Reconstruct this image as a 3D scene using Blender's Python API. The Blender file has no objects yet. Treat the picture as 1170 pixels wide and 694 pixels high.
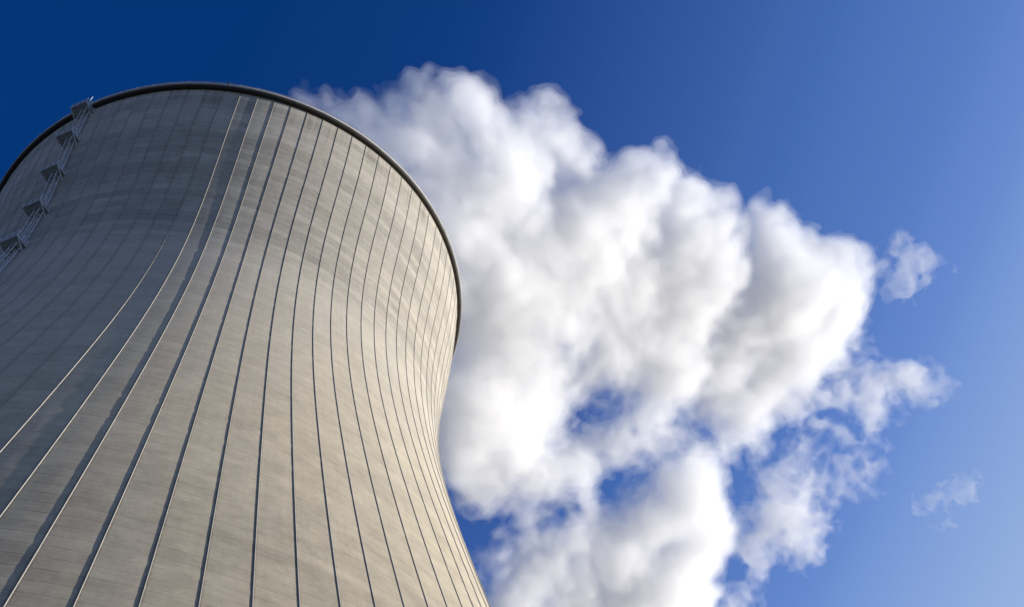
import bpy, math, random
import numpy as np
from mathutils import Matrix, Vector

random.seed(4)
rng = np.random.default_rng(11)
S = bpy.context.scene
COL = S.collection

# ---------------------------------------------------------------- helpers
def link(o, parent=None):
    COL.objects.link(o)
    if parent is not None:
        o.parent = parent
    return o

def mesh_obj(name, V, Fc, mat=None, parent=None, smooth=False, uv=None):
    me = bpy.data.meshes.new(name)
    V = np.asarray(V, np.float32)
    if isinstance(Fc, np.ndarray):
        n = len(Fc)
        me.vertices.add(len(V)); me.vertices.foreach_set('co', V.ravel())
        me.loops.add(n * 4); me.loops.foreach_set('vertex_index', Fc.astype(np.int32).ravel())
        me.polygons.add(n); me.polygons.foreach_set('loop_start', np.arange(0, n * 4, 4, dtype=np.int32))
        me.update(calc_edges=True)
    else:
        me.from_pydata([tuple(map(float, v)) for v in V], [], Fc)
    if smooth:
        me.polygons.foreach_set('use_smooth', [True] * len(me.polygons))
    if uv is not None:
        l = me.uv_layers.new(name='UVMap')
        idx = np.empty(len(me.loops), np.int32); me.loops.foreach_get('vertex_index', idx)
        l.data.foreach_set('uv', np.asarray(uv, np.float32)[idx].ravel())
    me.update()
    if mat:
        me.materials.append(mat)
    return link(bpy.data.objects.new(name, me), parent)

class MB:
    """collects boxes and bars; build() links them as one mesh"""
    def __init__(self): self.V = []; self.F = []
    def hexa(self, pts):
        b = len(self.V); self.V += [tuple(p) for p in pts]
        for f in ((0, 3, 2, 1), (4, 5, 6, 7), (0, 1, 5, 4), (1, 2, 6, 5), (2, 3, 7, 6), (3, 0, 4, 7)):
            self.F.append([b + i for i in f])
    def box(self, x0, x1, y0, y1, z0, z1):
        self.hexa([(x0, y0, z0), (x1, y0, z0), (x1, y1, z0), (x0, y1, z0),
                   (x0, y0, z1), (x1, y0, z1), (x1, y1, z1), (x0, y1, z1)])
    def bar(self, a, b, w):
        a = Vector(a); b = Vector(b); d = (b - a).normalized()
        u = d.cross(Vector((0, 0, 1)) if abs(d.z) < .9 else Vector((0, 1, 0))).normalized() * w / 2
        v = d.cross(u).normalized() * w / 2
        self.hexa([a - u - v, a + u - v, a + u + v, a - u + v, b - u - v, b + u - v, b + u + v, b - u + v])
    def build(self, name, mat, parent=None): return mesh_obj(name, self.V, self.F, mat, parent)

def new_mat(name):
    m = bpy.data.materials.new(name); m.use_nodes = True
    nt = m.node_tree; nt.nodes.clear()
    return m, nt

class N:
    """tiny node-graph writer"""
    def __init__(self, nt): self.nt = nt
    def node(self, t, **kw):
        n = self.nt.nodes.new(t)
        for k, v in kw.items(): setattr(n, k, v)
        return n
    def inp(self, sock, v):
        if hasattr(v, 'is_output') or isinstance(v, bpy.types.NodeSocket): self.nt.links.new(v, sock)
        else: sock.default_value = v
    def math(self, op, a, b=None, c=None, clamp=False):
        n = self.node('ShaderNodeMath', operation=op, use_clamp=clamp)
        for i, v in enumerate((a, b, c)):
            if v is not None: self.inp(n.inputs[i], v)
        return n.outputs[0]
    def comb(self, x, y, z=0.0):
        n = self.node('ShaderNodeCombineXYZ')
        for i, v in enumerate((x, y, z)): self.inp(n.inputs[i], v)
        return n.outputs[0]
    def noise(self, vec, scale=1.0, detail=3.0, rough=.55):
        n = self.node('ShaderNodeTexNoise'); self.inp(n.inputs['Vector'], vec)
        n.inputs['Scale'].default_value = scale; n.inputs['Detail'].default_value = detail
        n.inputs['Roughness'].default_value = rough
        return n.outputs['Fac']
    def white(self, vec, dim='2D'):
        n = self.node('ShaderNodeTexWhiteNoise', noise_dimensions=dim)
        self.inp(n.inputs['Vector'], vec); return n.outputs['Value']
    def ramp(self, v, a, b, lo=0.0, hi=1.0, smooth=True):
        n = self.node('ShaderNodeMapRange', interpolation_type='SMOOTHSTEP' if smooth else 'LINEAR')
        for i, x in enumerate((v, a, b, lo, hi)): self.inp(n.inputs[i], x)
        return n.outputs[0]

# ---------------------------------------------------------------- tower profile (metres)
KN = np.array([30., 55, 80, 100, 115, 127, 138, 150])
RN = np.array([55.5551, 47.55515, 40.2545, 35.48869, 33.73739, 34.17154, 35.46457, 36.42359])
def _ns(x, y):
    n = len(x); h = np.diff(x); A = np.zeros((n, n)); b = np.zeros(n); A[0, 0] = A[-1, -1] = 1
    for i in range(1, n - 1):
        A[i, i - 1] = h[i - 1]; A[i, i] = 2 * (h[i - 1] + h[i]); A[i, i + 1] = h[i]
        b[i] = 6 * ((y[i + 1] - y[i]) / h[i] - (y[i] - y[i - 1]) / h[i - 1])
    return np.linalg.solve(A, b)
MN = _ns(KN, RN)
def rad(z):
    z = np.asarray(z, float)
    i = np.clip(np.searchsorted(KN, z) - 1, 0, len(KN) - 2); h = KN[i + 1] - KN[i]
    a = (KN[i + 1] - z) / h; b = (z - KN[i]) / h
    s = a * RN[i] + b * RN[i + 1] + ((a**3 - a) * MN[i] + (b**3 - b) * MN[i + 1]) * h * h / 6
    d = (RN[i + 1] - RN[i]) / h + (-(3 * a * a - 1) * MN[i] + (3 * b * b - 1) * MN[i + 1]) * h / 6
    lo = z < 30
    s = np.where(lo, RN[0] + (30 - z) * .325, s); d = np.where(lo, -.325, d)
    return s, d
NR = 96
PH0 = math.radians(-100.8305); DPH = 2 * math.pi / NR
TOP = 149.55

# ---------------------------------------------------------------- camera
CAM = np.array([0., -102.49617614, 1.7])
RGT = np.array([0.92589672, -0.37509618, -0.04492344])
UPV = np.array([-0.29264137, -0.78735057, 0.54262335])
FWD = np.array([0.23890644, 0.48926672, 0.83877398])
FPX, PW, PH_ = 1260.2265, 1170., 694.
cd = bpy.data.cameras.new('camera'); cam = link(bpy.data.objects.new('camera', cd))
cd.sensor_width = 36; cd.lens = FPX / PW * 36; cd.clip_start = .5; cd.clip_end = 20000
cam.matrix_world = Matrix(((RGT[0], UPV[0], -FWD[0], CAM[0]), (RGT[1], UPV[1], -FWD[1], CAM[1]),
                           (RGT[2], UPV[2], -FWD[2], CAM[2]), (0, 0, 0, 1)))
S.camera = cam
def ray(px, py):
    return RGT * (px - PW / 2) / FPX - UPV * (py - PH_ / 2) / FPX + FWD

# ---------------------------------------------------------------- light
SUN_AZ, SUN_EL = math.radians(-12.0), math.radians(9)
sd = Vector((math.cos(SUN_AZ) * math.cos(SUN_EL), math.sin(SUN_AZ) * math.cos(SUN_EL), math.sin(SUN_EL)))
ld = bpy.data.lights.new('sun', 'SUN'); sun = link(bpy.data.objects.new('sun', ld))
ld.energy = 5.0; ld.angle = math.radians(.53); ld.color = (1, .945, .87)
sun.rotation_euler = sd.to_track_quat('Z', 'Y').to_euler(); sun.location = (200, -60, 260)

W = bpy.data.worlds.new('World'); S.world = W; W.use_nodes = True
nt = W.node_tree; nt.nodes.clear(); g = N(nt)
sky = g.node('ShaderNodeTexSky', sky_type='NISHITA', sun_disc=False, sun_elevation=SUN_EL,
             sun_rotation=math.radians(90) - SUN_AZ, altitude=300, air_density=1.0, dust_density=1.0, ozone_density=1.0)
EXPO = .6
spb = g.node('ShaderNodeSeparateColor'); nt.links.new(sky.outputs[0], spb.inputs[0])
cr = g.node('ShaderNodeValToRGB'); cr.color_ramp.interpolation = 'CARDINAL'          # deepens the clear sky away from the sun, as a polarised winter sky
stops = [(.090, (.0010, .034, .172)), (.106, (.0011, .036, .181)), (.116, (.003, .0375, .180)), (.139, (.0116, .058, .246)),
         (.172, (.045, .119, .386)), (.188, (.064, .158, .46)), (.215, (.106, .214, .56)), (.235, (.165, .290, .65)),
         (.270, (.279, .418, .73)), (.290, (.31, .445, .77)), (.315, (.33, .46, .83)), (.42, (.40, .60, 1.9)), (.80, (.56, .76, 1.9))]  # last stops: unseen horizon sky made bluer and brighter to lift the shaded shell
for i, (p, c) in enumerate(stops):
    e = cr.color_ramp.elements[i] if i < 2 else cr.color_ramp.elements.new(p)
    e.position = p; e.color = (*c, 1)
wd = g.node('ShaderNodeTexCoord').outputs['Generated']
dp = g.node('ShaderNodeVectorMath', operation='DOT_PRODUCT'); nt.links.new(wd, dp.inputs[0]); dp.inputs[1].default_value = sd
nt.links.new(g.math('ADD', g.math('MULTIPLY', spb.outputs[2], .1), g.math('MULTIPLY', dp.outputs['Value'], .08)), cr.inputs[0])
sk = g.node('ShaderNodeVectorMath', operation='SCALE'); sk.inputs['Scale'].default_value = 10 / 2**EXPO
bg = g.node('ShaderNodeBackground'); bg.inputs['Strength'].default_value = .1
out = g.node('ShaderNodeOutputWorld')
nt.links.new(cr.outputs[0], sk.inputs[0]); nt.links.new(sk.outputs[0], bg.inputs[0]); nt.links.new(bg.outputs[0], out.inputs[0])

S.view_settings.view_transform = 'Standard'; S.view_settings.look = 'None'
S.view_settings.exposure = EXPO; S.view_settings.gamma = 1; S.view_settings.use_curve_mapping = False

# ---------------------------------------------------------------- materials
def concrete():
    m, nt = new_mat('shell_concrete'); g = N(nt)
    uv = g.node('ShaderNodeUVMap', uv_map='UVMap'); sp = g.node('ShaderNodeSeparateXYZ')
    nt.links.new(uv.outputs[0], sp.inputs[0]); u, v = sp.outputs[0], sp.outputs[1]
    tc = g.node('ShaderNodeTexCoord').outputs['Object']
    pan = g.math('FLOOR', u); lift = g.math('FLOOR', g.math('DIVIDE', v, 1.25))
    fr = g.math('FRACT', g.math('DIVIDE', v, 1.25))
    w_pl = g.white(g.comb(pan, lift)); w_l = g.white(g.comb(lift, 3.7)); w_p = g.white(g.comb(pan, 17.3))
    big = g.noise(tc, .045, 4, .6)
    blot = g.noise(tc, .35, 5, .65)
    dash = g.noise(g.comb(g.math('MULTIPLY', u, 1.7), g.math('MULTIPLY', v, 4.2)), 1.0, 4, .7)     # dashes along the courses
    drip = g.noise(g.comb(g.math('MULTIPLY', u, 7.0), g.math('MULTIPLY', v, .09)), 1.0, 3, .6)      # rain runs
    fine = g.noise(tc, 2.2, 4, .7)
    # tone bands left by the successive pours
    edge = g.math('MULTIPLY', g.math('SUBTRACT', blot, .5), 5.0)
    vz = g.math('ADD', v, edge)
    coursed = g.ramp(vz, 109.5, 114.5)
    mid = g.math('MULTIPLY', coursed, g.ramp(vz, 141, 136))
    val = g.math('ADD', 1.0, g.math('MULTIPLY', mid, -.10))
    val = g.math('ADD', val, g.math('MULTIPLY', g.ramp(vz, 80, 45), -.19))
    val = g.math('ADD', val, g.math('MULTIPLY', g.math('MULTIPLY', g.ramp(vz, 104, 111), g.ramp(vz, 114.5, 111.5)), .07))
    amt = g.math('ADD', .40, g.math('MULTIPLY', coursed, .85))
    var = g.math('ADD', g.math('MULTIPLY', g.math('SUBTRACT', w_l, .5), .17), g.math('MULTIPLY', g.math('SUBTRACT', w_pl, .5), .13))
    var = g.math('ADD', var, g.math('MULTIPLY', g.math('SUBTRACT', dash, .5), .42))
    val = g.math('ADD', val, g.math('MULTIPLY', var, amt))
    val = g.math('ADD', val, g.math('MULTIPLY', g.math('SUBTRACT', w_p, .5), .05))
    val = g.math('ADD', val, g.math('MULTIPLY', g.math('SUBTRACT', big, .5), .22))
    val = g.math('ADD', val, g.math('MULTIPLY', g.math('SUBTRACT', blot, .5), .30))
    val = g.math('ADD', val, g.math('MULTIPLY', g.math('SUBTRACT', drip, .5), .16))
    val = g.math('ADD', val, g.math('MULTIPLY', g.math('SUBTRACT', fine, .5), .26))
    runs = g.ramp(g.noise(g.comb(g.math('MULTIPLY', u, 4.5), g.math('MULTIPLY', v, .05)), 1.0, 4, .65), .42, .68)
    val = g.math('ADD', val, g.math('MULTIPLY', g.math('MULTIPLY', runs, g.ramp(v, 139, 149)), -.22))      # stains running down from the rim
    patch = g.noise(g.comb(g.math('MULTIPLY', u, 1.0), g.math('MULTIPLY', v, .55)), 1.0, 5, .62)   # weathered patches, longer than high
    val = g.math('ADD', val, g.math('MULTIPLY', g.math('SUBTRACT', patch, .5), g.ramp(vz, 112, 60, .25, .62)))
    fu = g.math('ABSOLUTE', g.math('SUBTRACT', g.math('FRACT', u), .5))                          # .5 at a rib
    rib_dirt_ao = g.math('MULTIPLY', g.ramp(fu, .43, .484), g.ramp(g.noise(g.comb(pan, g.math('MULTIPLY', v, .5)), 1.0, 4, .7), .3, .65, .35, 1.0))  # grime plus occlusion shade, painted as a dark stripe beside each rib
    val = g.math('ADD', val, g.math('MULTIPLY', rib_dirt_ao, -.42))
    joint = g.ramp(g.math('ABSOLUTE', g.math('SUBTRACT', fr, .5)), .40, .475)
    jn = g.math('MULTIPLY', joint, g.ramp(g.noise(g.comb(g.math('MULTIPLY', u, 1.1), lift), 1.0, 2), .42, .62))
    val = g.math('ADD', val, g.math('MULTIPLY', jn, g.math('ADD', -.11, g.math('MULTIPLY', coursed, -.12))))
    # scattered small dark patches where ties were filled
    rust = g.ramp(g.noise(g.comb(g.math('MULTIPLY', u, 3.0), g.math('MULTIPLY', v, .5)), 1.3, 5, .7), .63, .78)
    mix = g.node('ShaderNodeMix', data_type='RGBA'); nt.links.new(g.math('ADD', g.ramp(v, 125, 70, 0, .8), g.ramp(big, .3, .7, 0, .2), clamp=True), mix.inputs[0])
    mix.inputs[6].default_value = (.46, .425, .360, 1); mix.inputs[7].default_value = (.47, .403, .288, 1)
    mx2 = g.node('ShaderNodeMix', data_type='RGBA'); nt.links.new(g.math('MULTIPLY', rust, .35), mx2.inputs[0])
    nt.links.new(mix.outputs[2], mx2.inputs[6]); mx2.inputs[7].default_value = (.27, .24, .20, 1)
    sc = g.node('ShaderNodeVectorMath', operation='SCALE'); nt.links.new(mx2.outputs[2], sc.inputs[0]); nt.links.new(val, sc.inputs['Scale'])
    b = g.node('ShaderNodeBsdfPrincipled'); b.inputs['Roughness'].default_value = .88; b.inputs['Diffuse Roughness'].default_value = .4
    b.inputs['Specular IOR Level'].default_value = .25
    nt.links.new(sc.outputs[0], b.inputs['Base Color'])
    h = g.math('ADD', g.math('MULTIPLY', joint, -.6), g.math('MULTIPLY', dash, .5))
    h = g.math('ADD', h, g.math('MULTIPLY', fine, .25))
    h = g.math('ADD', h, g.math('MULTIPLY', w_l, .5))
    bp = g.node('ShaderNodeBump'); bp.inputs['Strength'].default_value = .5; bp.inputs['Distance'].default_value = .05
    nt.links.new(h, bp.inputs['Height']); nt.links.new(bp.outputs[0], b.inputs['Normal'])
    o = g.node('ShaderNodeOutputMaterial'); nt.links.new(b.outputs[0], o.inputs[0])
    return m

def plain(name, col, rough=.8, metal=0., var=.2, scale=1.5):
    m, nt = new_mat(name); g = N(nt)
    tc = g.node('ShaderNodeTexCoord').outputs['Object']
    n = g.noise(tc, scale, 5, .65)
    sc = g.node('ShaderNodeVectorMath', operation='SCALE'); sc.inputs[0].default_value = col
    nt.links.new(g.math('ADD', 1 - var / 2 * 1.0, g.math('MULTIPLY', n, var)), sc.inputs['Scale'])
    b = g.node('ShaderNodeBsdfPrincipled'); b.inputs['Roughness'].default_value = rough; b.inputs['Metallic'].default_value = metal
    nt.links.new(sc.outputs[0], b.inputs['Base Color'])
    o = g.node('ShaderNodeOutputMaterial'); nt.links.new(b.outputs[0], o.inputs[0])
    return m

def vapour(name, dens, aniso=.0, albedo=.983):
    m, nt = new_mat(name); g = N(nt)
    v = g.node('ShaderNodeVolumeScatter'); v.inputs['Color'].default_value = (1, 1, 1, 1)
    v.inputs['Density'].default_value = dens; v.inputs['Anisotropy'].default_value = aniso
    ab = g.node('ShaderNodeVolumeAbsorption'); ab.inputs['Color'].default_value = (0, 0, 0, 1)
    ab.inputs['Density'].default_value = dens * (1 - albedo)
    ad = g.node('ShaderNodeAddShader'); nt.links.new(v.outputs[0], ad.inputs[0]); nt.links.new(ab.outputs[0], ad.inputs[1])
    o = g.node('ShaderNodeOutputMaterial'); nt.links.new(ad.outputs[0], o.inputs['Volume'])
    return m

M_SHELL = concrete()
M_RIB = plain('rib_concrete', (.33, .305, .26), .9, var=.7, scale=1.1)
M_RIM = plain('rim_concrete', (.42, .40, .37), .9, var=1.0, scale=.8)
M_WALK_SHADE = plain('walkway_shade', (.035, .03, .027), .8, var=.6, scale=.9)
M_RAIL = plain('handrail_steel', (.4, .4, .4), .6, var=.3)
M_STEEL = plain('galvanised_steel', (.58, .59, .60), .6, 0., .5)
M_GRATE = plain('platform_grating', (.38, .39, .40), .7, 0., .5)
M_LAMP = plain('lamp_housing', (.06, .05, .05), .6)
M_GROUND = plain('gravel_and_grass', (.065, .068, .05), .95, var=.8, scale=.2)

# ---------------------------------------------------------------- ground
n = 64
gv = [(0, 0, 0)] + [(9000 * math.cos(2 * math.pi * k / n), 9000 * math.sin(2 * math.pi * k / n), 0) for k in range(n)]
gr = mesh_obj('ground', gv, [[0, 1 + k, 1 + (k + 1) % n] for k in range(n)], M_GROUND)
gr['kind'] = 'structure'

# ---------------------------------------------------------------- cooling tower
tower = link(bpy.data.objects.new('cooling_tower', None)); tower.empty_display_size = 5
tower['label'] = 'tall waisted concrete cooling tower with thin vertical ribs and dark rim'
tower['category'] = 'cooling tower'

na = NR * 4
zs = np.concatenate([np.linspace(0, 30, 7)[:-1], np.linspace(30, TOP, 121)])
ro, _ = rad(zs)
ang = PH0 + np.arange(na + 1) * (2 * math.pi / na)
V = []; UV = []
for r_, z_ in zip(ro, zs):
    for k in range(na + 1):
        V.append((r_ * math.cos(ang[k]), r_ * math.sin(ang[k]), z_)); UV.append((k / 4.0, z_))
nz = len(zs)
zi = zs[::6]; ri = rad(zi)[0] - .45; base_i = len(V)
if zi[-1] < TOP: zi = np.append(zi, TOP); ri = np.append(ri, rad(TOP)[0] - .45)
for r_, z_ in zip(ri, zi):
    for k in range(na + 1):
        V.append((r_ * math.cos(ang[k]), r_ * math.sin(ang[k]), z_)); UV.append((k / 4.0, z_))
Fc = []
w = na + 1
for j in range(nz - 1):
    for k in range(na): Fc.append((j * w + k, j * w + k + 1, (j + 1) * w + k + 1, (j + 1) * w + k))
for j in range(len(zi) - 1):
    for k in range(na):
        b = base_i
        Fc.append((b + j * w + k + 1, b + j * w + k, b + (j + 1) * w + k, b + (j + 1) * w + k + 1))
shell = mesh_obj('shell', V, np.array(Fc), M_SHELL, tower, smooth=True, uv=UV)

# rim beam: a ring standing proud of the shell, solid section
prof = [(35.55, 149.62), (37.10, 149.62), (37.14, 149.66), (37.14, 150.08), (37.10, 150.12), (35.55, 150.12)]
nr = 384; V = []; Fc = []
for k in range(nr):
    a = 2 * math.pi * k / nr
    for r_, z_ in prof: V.append((r_ * math.cos(a), r_ * math.sin(a), z_))
q = len(prof)
for k in range(nr):
    k2 = (k + 1) % nr
    for j in range(q):
        j2 = (j + 1) % q
        Fc.append((k * q + j, k2 * q + j, k2 * q + j2, k * q + j2))
mesh_obj('rim_beam', V, np.array(Fc), M_RIM, tower)
# walkway slung under the beam, underside shade put into its near-black colour: a thin ring with an edge upstand
prof = [(36.40, 149.28), (37.00, 149.28), (37.00, 149.617), (36.93, 149.617), (36.93, 149.35), (36.40, 149.35)]
V = []; Fc = []
for k in range(nr):
    a = 2 * math.pi * k / nr
    for r_, z_ in prof: V.append((r_ * math.cos(a), r_ * math.sin(a), z_))
for k in range(nr):
    k2 = (k + 1) % nr
    for j in range(q):
        j2 = (j + 1) % q
        Fc.append((k * q + j, k2 * q + j, k2 * q + j2, k * q + j2))
mesh_obj('rim_walkway', V, np.array(Fc), M_WALK_SHADE, tower)
hb = MB()
for k in range(192):
    a = 2 * math.pi * k / 192; a2 = 2 * math.pi * (k + 1) / 192; c, s_ = 37.05 * math.cos(a), 37.05 * math.sin(a)
    c2, s2 = 37.05 * math.cos(a2), 37.05 * math.sin(a2)
    if k % 2 == 0: hb.bar((c, s_, 150.10), (c, s_, 150.62), .035)
    for z in (150.36, 150.62): hb.bar((c, s_, z), (c2, s2, z), .03)
hb.build('rim_handrail', M_RAIL, tower)

# ribs: narrow fins following the shell
RH, RW = .068, .09
zr = np.concatenate([np.linspace(0, 30, 4)[:-1], np.linspace(30, 149.05, 260)])
rr, rd = rad(zr)
V = []; Fc = []
for r_, d_, z_ in zip(rr, rd, zr):
    nx, nzz = 1 / math.hypot(1, d_), -d_ / math.hypot(1, d_)
    i, o = (-.08, RH)
    jit = random.uniform(-.004, .004) - (.014 if random.random() < .04 else 0)
    V += [(r_ + i * nx, -RW / 2, z_ + i * nzz), (r_ + (o + jit) * nx, -RW / 2 + .015, z_ + o * nzz),
          (r_ + (o + jit) * nx, RW / 2 - .015, z_ + o * nzz), (r_ + i * nx, RW / 2, z_ + i * nzz)]
for j in range(len(zr) - 1):
    for k in range(4):
        k2 = (k + 1) % 4
        Fc.append((j * 4 + k2, j * 4 + k, (j + 1) * 4 + k, (j + 1) * 4 + k2))
Fc += [(0, 1, 2, 3), (len(V) - 1, len(V) - 2, len(V) - 3, len(V) - 4)]
rib0 = mesh_obj('rib', V, np.array(Fc), M_RIB, tower)
for k in range(NR):
    r_ = rib0 if k == 0 else link(rib0.copy(), tower)
    r_.rotation_euler = (0, 0, PH0 + k * DPH)

# access ladder with landings, built round x axis then turned to its bearing
LAD = math.radians(-135.1)
lb = MB()
zl = np.arange(24, 151.6, 1.5)
def off(z, o):
    r_, d_ = rad(min(z, 150.)); return float(r_ + o), z
for j in range(len(zl) - 1):
    for y in (-.27, .27):
        a, b = off(zl[j], .32), off(zl[j + 1], .32)
        lb.bar((a[0], y, a[1]), (b[0], y, b[1]), .09)
    for y in (-.40, .40):
        a, b = off(zl[j], 1.05), off(zl[j + 1], 1.05)
        lb.bar((a[0], y, a[1]), (b[0], y, b[1]), .06)
    a = off(zl[j], .32)
    c = off(zl[j], 1.05)
    lb.bar((a[0], -.27, a[1]), (c[0], -.40, c[1]), .06); lb.bar((a[0], .27, a[1]), (c[0], .40, c[1]), .06)
    lb.bar((c[0], -.40, c[1]), (c[0], .40, c[1]), .06)
    lb.bar((a[0] - .4, -.27, a[1]), (a[0], -.27, a[1]), .06); lb.bar((a[0] - .4, .27, a[1]), (a[0], .27, a[1]), .06)
for z in np.arange(24, 151, .4):
    a = off(z, .32); lb.bar((a[0], -.27, z), (a[0], .27, z), .04)
ladder = lb.build('access_ladder', M_STEEL, tower); ladder.rotation_euler = (0, 0, LAD)
ladder['label'] = 'pale galvanised caged ladder with boxy landings'

def landing():
    p = MB()
    x1, y0, y1, hh = 1.75, -1.75, .8, 1.15
    for x in (.1, .65, 1.2, x1): p.bar((x, y0, 0), (x, y1, 0), .09)       # joists
    for y in (y0, y1): p.bar((-.1, y, -.02), (x1, y, -.02), .14)
    posts = [(.15, y0), (.95, y0), (x1, y0), (x1, -.85), (x1, 0), (x1, y1), (.95, y1), (.15, y1)]
    for x, y in posts: p.bar((x, y, 0), (x, y, hh), .075)
    for z in (.55, hh):
        for a, b in zip(posts[:-1], posts[1:]): p.bar((*a, z), (*b, z), .07)
    for y in (y0, y1): p.bar((-.1, y, -1.4), (x1 - .2, y, -.08), .09)            # struts to the wall
    return p
def deck():
    p = MB(); p.box(.02, 1.77, -1.77, .82, .06, .11); return p
proto = None
for z in (80.5, 89, 97.5, 106, 114.4, 122.9, 131.4, 139.9, 148.2):
    x = float(rad(z)[0])
    if proto is None:
        proto = landing().build('landing_frame', M_STEEL, ladder); dproto = deck().build('landing_deck', M_GRATE, ladder)
        a, d = proto, dproto
    else:
        a, d = link(proto.copy(), ladder), link(dproto.copy(), ladder)
    for o in (a, d): o.location = (x, 0, z)

# small lamps and rods along the rim
def lamp(phi, h=.7):
    p = MB(); p.bar((0, 0, -.02), (0, 0, h * .55), .10); p.box(-.17, .17, -.17, .17, h * .55, h)
    o = p.build('warning_lamp', M_LAMP, tower); o.location = (36.95 * math.cos(phi), 36.95 * math.sin(phi), 150.12); o.rotation_euler = (0, 0, phi)
    return o
for ph in LAMPS if 'LAMPS' in globals() else (-104.0, -18.0, -150.0): lamp(math.radians(ph))

# ---------------------------------------------------------------- steam
VOX = .55
def bspline_mat(n_out, step, wl, off):
    """cubic B-spline weights from a lattice of spacing wl onto n_out samples of spacing step"""
    x = np.arange(n_out) * step / wl + off + 1.0
    i = np.floor(x).astype(int); t = x - i
    w = np.stack([(1 - t)**3, 3 * t**3 - 6 * t**2 + 4, -3 * t**3 + 3 * t**2 + 3 * t + 1, t**3], 1) / 6
    nl = i.max() + 4
    A = np.zeros((n_out, nl), np.float32)
    for k in range(4): A[np.arange(n_out), i + k - 1 + 0] += w[:, k]
    return A
def lattice_noise(shape, vox, wl):
    A = [bspline_mat(s, vox, wl, rng.random()) for s in shape]
    L = rng.standard_normal([a.shape[1] for a in A]).astype(np.float32) * 1.9
    L = np.tensordot(A[2], L, (1, 2))                 # z, lx, ly
    L = np.tensordot(A[1], L, (1, 2))                 # y, z, lx
    return np.ascontiguousarray(np.tensordot(A[0], L, (1, 2)))   # x, y, z

def surface_nets(Fd, iso, org, vox):
    Fd = Fd.copy()
    for ax in range(3):
        for e in (0, -1):
            sl = [slice(None)] * 3; sl[ax] = e; Fd[tuple(sl)] = iso - 1
    Sg = Fd > iso
    c = [Sg[i:i + Sg.shape[0] - 1, j:j + Sg.shape[1] - 1, k:k + Sg.shape[2] - 1] for i in (0, 1) for j in (0, 1) for k in (0, 1)]
    al = c[0].copy(); an = c[0].copy()
    for q_ in c[1:]: al &= q_; an |= q_
    act = an & ~al
    I = np.argwhere(act)
    ids = np.full(act.shape, -1, np.int32); ids[act] = np.arange(len(I))
    pos = np.zeros((len(I), 3), np.float32); cnt = np.zeros(len(I), np.float32)
    for ax in range(3):
        o1, o2 = [a for a in range(3) if a != ax]
        for p in (0, 1):
            for q_ in (0, 1):
                d0 = np.zeros(3, int); d0[o1] = p; d0[o2] = q_
                d1 = d0.copy(); d1[ax] = 1
                a = Fd[tuple((I + d0).T)]; b = Fd[tuple((I + d1).T)]
                m = (a > iso) != (b > iso)
                t = np.where(m, (iso - a) / np.where(m, b - a, 1), 0)
                P = np.tile(d0.astype(np.float32), (len(I), 1)); P[:, ax] = t
                pos[m] += P[m]; cnt[m] += 1
    pos = (I + pos / cnt[:, None]) * vox + org
    quads = []
    for ax in range(3):
        o1, o2 = (ax + 1) % 3, (ax + 2) % 3
        s0 = [slice(None)] * 3; s1 = [slice(None)] * 3
        s0[ax] = slice(0, -1); s1[ax] = slice(1, None)
        A, B = Sg[tuple(s0)], Sg[tuple(s1)]
        E = np.argwhere(A != B)
        E = E[(E[:, o1] > 0) & (E[:, o2] > 0)]
        ins = A[tuple(E.T)]
        def cell(d1_, d2_):
            q_ = E.copy(); q_[:, o1] += d1_; q_[:, o2] += d2_
            return ids[tuple(q_.T)]
        Q = np.stack([cell(-1, -1), cell(0, -1), cell(0, 0), cell(-1, 0)], 1)
        Q[~ins] = Q[~ins][:, ::-1]
        quads.append(Q)
    Q = np.concatenate(quads); Q = Q[(Q >= 0).all(1)]
    return pos, Q

def drop_specks(V, Q, least):
    """leaves out the closed scraps with few vertices"""
    E = np.concatenate([Q[:, [0, 1]], Q[:, [1, 2]], Q[:, [2, 3]]]); l = np.arange(len(V))
    while True:
        m = np.minimum(l[E[:, 0]], l[E[:, 1]]); n_ = l.copy()
        np.minimum.at(n_, l[E[:, 0]], m); np.minimum.at(n_, l[E[:, 1]], m)
        n_ = n_[n_]; n_ = n_[n_]
        if (n_ == l).all(): break
        l = n_
    keep = np.bincount(l, minlength=len(V))[l] >= least
    new = np.cumsum(keep) - 1
    return V[keep], new[Q[keep[Q].all(1)]]

def drift(px, py, dz=0.):
    """a point of the drifting plume: it rises gently as the wind carries it along +x"""
    d = ray(px, py); t = (169 + dz - CAM[2] - .5 * CAM[1]) / (d[2] - .5 * d[0] + .5 * d[1])
    return CAM + t * d, t
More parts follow.
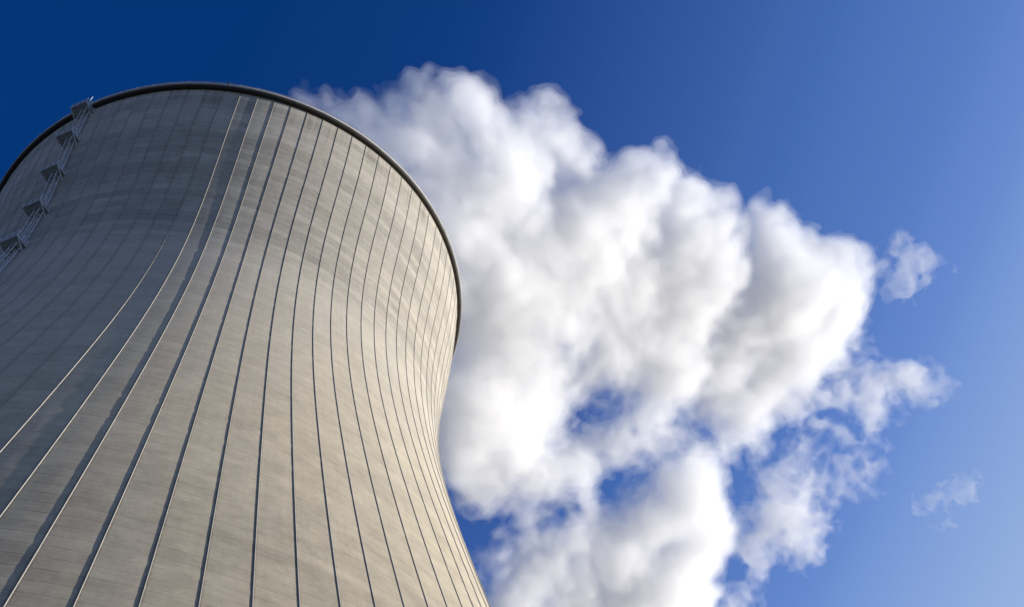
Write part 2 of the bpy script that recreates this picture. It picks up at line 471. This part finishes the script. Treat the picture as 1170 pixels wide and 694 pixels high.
# x, y, radius, firmness (cap of the inside depth in metres)
PUFFS = [
 (372,132,28,2.2),(400,155,40,2.1),(440,152,42,2.2),(490,124,36,2.8),(475,170,55,2.4),(535,152,42,4),(528,124,24,3),(430,190,50,2.1),
 (622,138,34,9),(600,172,48,20),(655,182,42,20),(560,205,66,20),(735,206,37,20),(700,238,62,20),(775,238,40,20),(640,280,82,20),
 (822,256,33,9),(800,300,62,20),(880,270,38,20),(930,292,34,9),(962,310,36,9),(880,335,72,20),(945,355,46,9),(760,335,82,20),
 (690,330,80,20),(560,310,88,6),(510,235,66,2.3),(450,225,66,2.1),(500,300,60,2.4),(600,372,72,9),(540,430,72,6),(525,500,52,5),(548,550,42,9),
 (690,405,52,20),(745,420,58,20),(812,420,52,20),(866,425,52,20),(905,395,46,20),(600,470,58,20),(640,440,40,9),(575,515,48,9),
 (612,545,38,9),(655,530,32,9),(705,505,32,9),(742,478,30,9),(830,462,36,9),(890,462,28,9),
 (785,555,46,20),(795,600,42,20),(765,640,56,20),(705,640,46,9),(725,690,60,20),(660,680,46,9),(612,655,34,4),(590,690,36,4),
 (782,690,36,9),(655,620,32,4),(735,590,36,9),(560,690,26,3),(690,745,76,20),(760,745,56,20),(600,745,60,9),
 (640,548,34,6),(690,612,42,9),(622,645,42,5),(600,600,30,3),(670,515,30,6),(815,505,26,5),(850,475,34,6),(775,500,30,5),
 (832,378,50,20),(600,540,34,6),(655,550,26,4),(735,510,24,4),(945,400,30,1.8),(985,402,26,1.8),(975,418,28,1.8),(915,455,26,1.7),(1015,428,26,1.7),(1055,445,24,1.8),(1082,452,16,1.5),(1005,465,26,1.5),(988,500,24,1.6),(968,530,22,1.5),(985,545,16,1.0),
 (912,590,26,1.6),(880,612,28,1.8),(922,618,22,1.6),(850,645,24,1.6),(945,440,28,1.4),(850,500,26,.8),(885,585,22,1.2),(905,525,30,1.3),(935,500,28,1.2),(890,555,28,1.2),(835,600,16,1.0),(935,560,16,.6),
 (830,690,24,.8),(690,470,26,.2),(640,590,36,.5),(575,600,32,.5),(560,640,26,.8),
]
GAPS = [(648,385,5),(651,400,6),(664,478,9),(680,470,11),(690,455,9),(705,458,8),(720,452,6),(648,488,7),(695,478,6),
        (775,482,8),(790,490,9),(805,492,7),(778,500,9),(762,512,7),(745,525,9),(730,538,12),(715,550,12),(700,556,9),(690,580,6),(705,570,6),
        (655,578,16),(638,588,18),(622,592,15),(612,600,7),(578,588,9),(572,602,10),(562,618,12),(552,632,12),(585,605,7),(545,600,6),
        (850,525,14),(862,545,15),(858,568,11),(905,505,10),(880,530,9),
        (925,480,7),(1000,400,9),(1010,375,10),(940,500,7)]
MOUTH = [((0, 0, 150), 27), ((10, -2, 154), 25), ((-6, 4, 144), 24), ((16, 0, 158), 22)]

SLAB = np.array([.5, -.5, -1.], np.float32); SLAB /= np.linalg.norm(SLAB)
def steam(name, puffs, gaps, mouth, levels, amp=1.0, VOX=.55):
    P = []
    for x, y, r, f in puffs:
        c, t = drift(x, y, random.uniform(-2, 2)); P.append((c, r * t / FPX, f))
    for c, r in mouth: P.append((np.array(c, float), r, 20))
    Cn = np.array([p[0] for p in P]); Rr = np.array([p[1] for p in P])
    pad = 9.
    lo = (Cn - Rr[:, None]).min(0) - pad; hi = (Cn + Rr[:, None]).max(0) + pad
    shp = tuple(int(v) for v in np.ceil((hi - lo) / VOX).astype(int) + 1)
    ax = [lo[i] + np.arange(shp[i]) * VOX for i in range(3)]
    wx, wy, wz = [lattice_noise(shp, VOX, 17.) * 1.2 + lattice_noise(shp, VOX, 7.) * .8 for _ in range(3)]
    wx += ax[0].astype(np.float32)[:, None, None]; wy += ax[1].astype(np.float32)[None, :, None]; wz += ax[2].astype(np.float32)[None, None, :]
    k = .55
    acc = {True: np.full(shp, math.exp(k * -14), np.float32), False: np.full(shp, math.exp(k * -14), np.float32)}
    for c, r, f in P:
        s = []
        for i in range(3):
            a = int(max(0, (c[i] - r - 12 - lo[i]) / VOX)); b = int(min(shp[i], (c[i] + r + 12 - lo[i]) / VOX + 2)); s.append(slice(a, b))
        s = tuple(s)
        X, Y, Z = wx[s] - np.float32(c[0]), wy[s] - np.float32(c[1]), wz[s] - np.float32(c[2])
        h = X * SLAB[0] + Y * SLAB[1] + Z * SLAB[2]; rn = min(r, 13.)      # big billows are flattened into the sheet
        d = np.float32(r) - np.sqrt(X * X + Y * Y + Z * Z + h * h * np.float32((r / rn)**2 - 1))
        d = np.minimum(d, f)
        acc[f >= 1.9][s] += np.exp(np.minimum(k * d, 12)).astype(np.float32)
    firm = np.log(acc[True]) / k - 1.0; torn = np.minimum(np.log(acc[False]) / k, 2.5)
    if mouth: firm = np.minimum(firm, 1.9 + .10 * np.maximum(wx - 32, 0))        # the young plume is thinner
    n1 = lattice_noise(shp, VOX, 21.); n2 = lattice_noise(shp, VOX, 11.); n3 = lattice_noise(shp, VOX, 6.)
    n4 = lattice_noise(shp, VOX, 3.4); n5 = lattice_noise(shp, VOX, 2.0); n6 = lattice_noise(shp, VOX, 1.2)
    firm += amp * (n1 * .5 + (np.abs(n2) - .5) * .8 + (np.abs(n3) - .5) * 1.4 + (np.abs(n4) - .5) * 1.9 + (np.abs(n5) - .5) * 1.3 + n6 * .5)      # rounded billows
    torn += amp * (n1 * 1.0 + (.5 - np.abs(n3)) * 3.6 + (.5 - np.abs(n4)) * 3.2 + (.5 - np.abs(n5)) * 2.4 + n6 * 1.2 + n2 * 2.0) - 1.75
    torn = np.where(torn > -.6, -.6 + 1.1 * np.tanh((torn + .6) / 1.5), torn)                # torn sheets
    D = np.maximum(firm, torn)
    for x, y, r in gaps:                              # clear channels between the billows
        c, t = drift(x, y); u = ray(x, y); u = u / np.linalg.norm(u); rw = r * t / FPX
        X = wx - np.float32(c[0]); Y = wy - np.float32(c[1]); Z = wz - np.float32(c[2])
        u = u.astype(np.float32); al = X * u[0] + Y * u[1] + Z * u[2]
        dd = np.sqrt(np.maximum(X * X + Y * Y + Z * Z - al * al, 0)) - rw
        D = np.minimum(D, (dd * .55 + (.5 - np.abs(n3)) * 1.9 + (.5 - np.abs(n4)) * 2.0 + (.5 - np.abs(n5)) * 1.2 + n6 * .5).astype(np.float32))
    objs = []
    for i, (nm, iso, mat) in enumerate(levels):
        v, q_ = drop_specks(*surface_nets(D, iso, lo, VOX), 900)
        o = mesh_obj(nm, v, q_, mat, None if i == 0 else objs[0])
        objs.append(o); print(nm, len(v), len(q_))
    return objs

V_WISP = vapour('wisp_vapour', .045)
LAYERS = [('steam_plume', -1.2, vapour('thin_vapour', .03)), ('steam_layer', .0, vapour('soft_vapour', .06)),
          ('steam_layer', 1.4, vapour('steam_vapour', .09)), ('steam_core', 3.2, vapour('dense_steam', .11))]
pl = steam('steam_plume', PUFFS, GAPS, MOUTH, LAYERS)
pl[0]['label'] = 'huge white billowing steam plume drifting from the tower mouth across the blue sky'
pl[0]['category'] = 'steam plume'
w1 = steam('steam_wisp', [(1047,286,9,1.3),(1052,300,10,1.3),(1040,310,12,1.1),(1024,322,12,.8),(1030,300,10,.6)], [], [], [('steam_wisp', -.8, V_WISP)], 1.15, .35)
w1[0]['label'] = 'torn steam wisp close beside the right edge of the big plume'
w1[0]['category'] = 'steam wisp'; w1[0]['group'] = 'detached steam wisps'
w2 = steam('steam_wisp', [(1083,578,15,1.2),(1098,563,14,1.2),(1108,548,10,1.2),(1072,588,10,1.0)], [], [], [('steam_wisp', -.8, V_WISP)], 1.15, .35)
w2[0]['label'] = 'faint steam wisp alone in the lower right sky, clear of the plume'
w2[0]['category'] = 'steam wisp'; w2[0]['group'] = 'detached steam wisps'

# ---------------------------------------------------------------- render settings
cy = S.cycles
cy.max_bounces = 72; cy.volume_bounces = 64; cy.transparent_max_bounces = 96
cy.diffuse_bounces = 4; cy.glossy_bounces = 2
cy.use_denoising = True
try: cy.denoiser = 'OPENIMAGEDENOISE'
except Exception: pass
cy.sample_clamp_indirect = 6
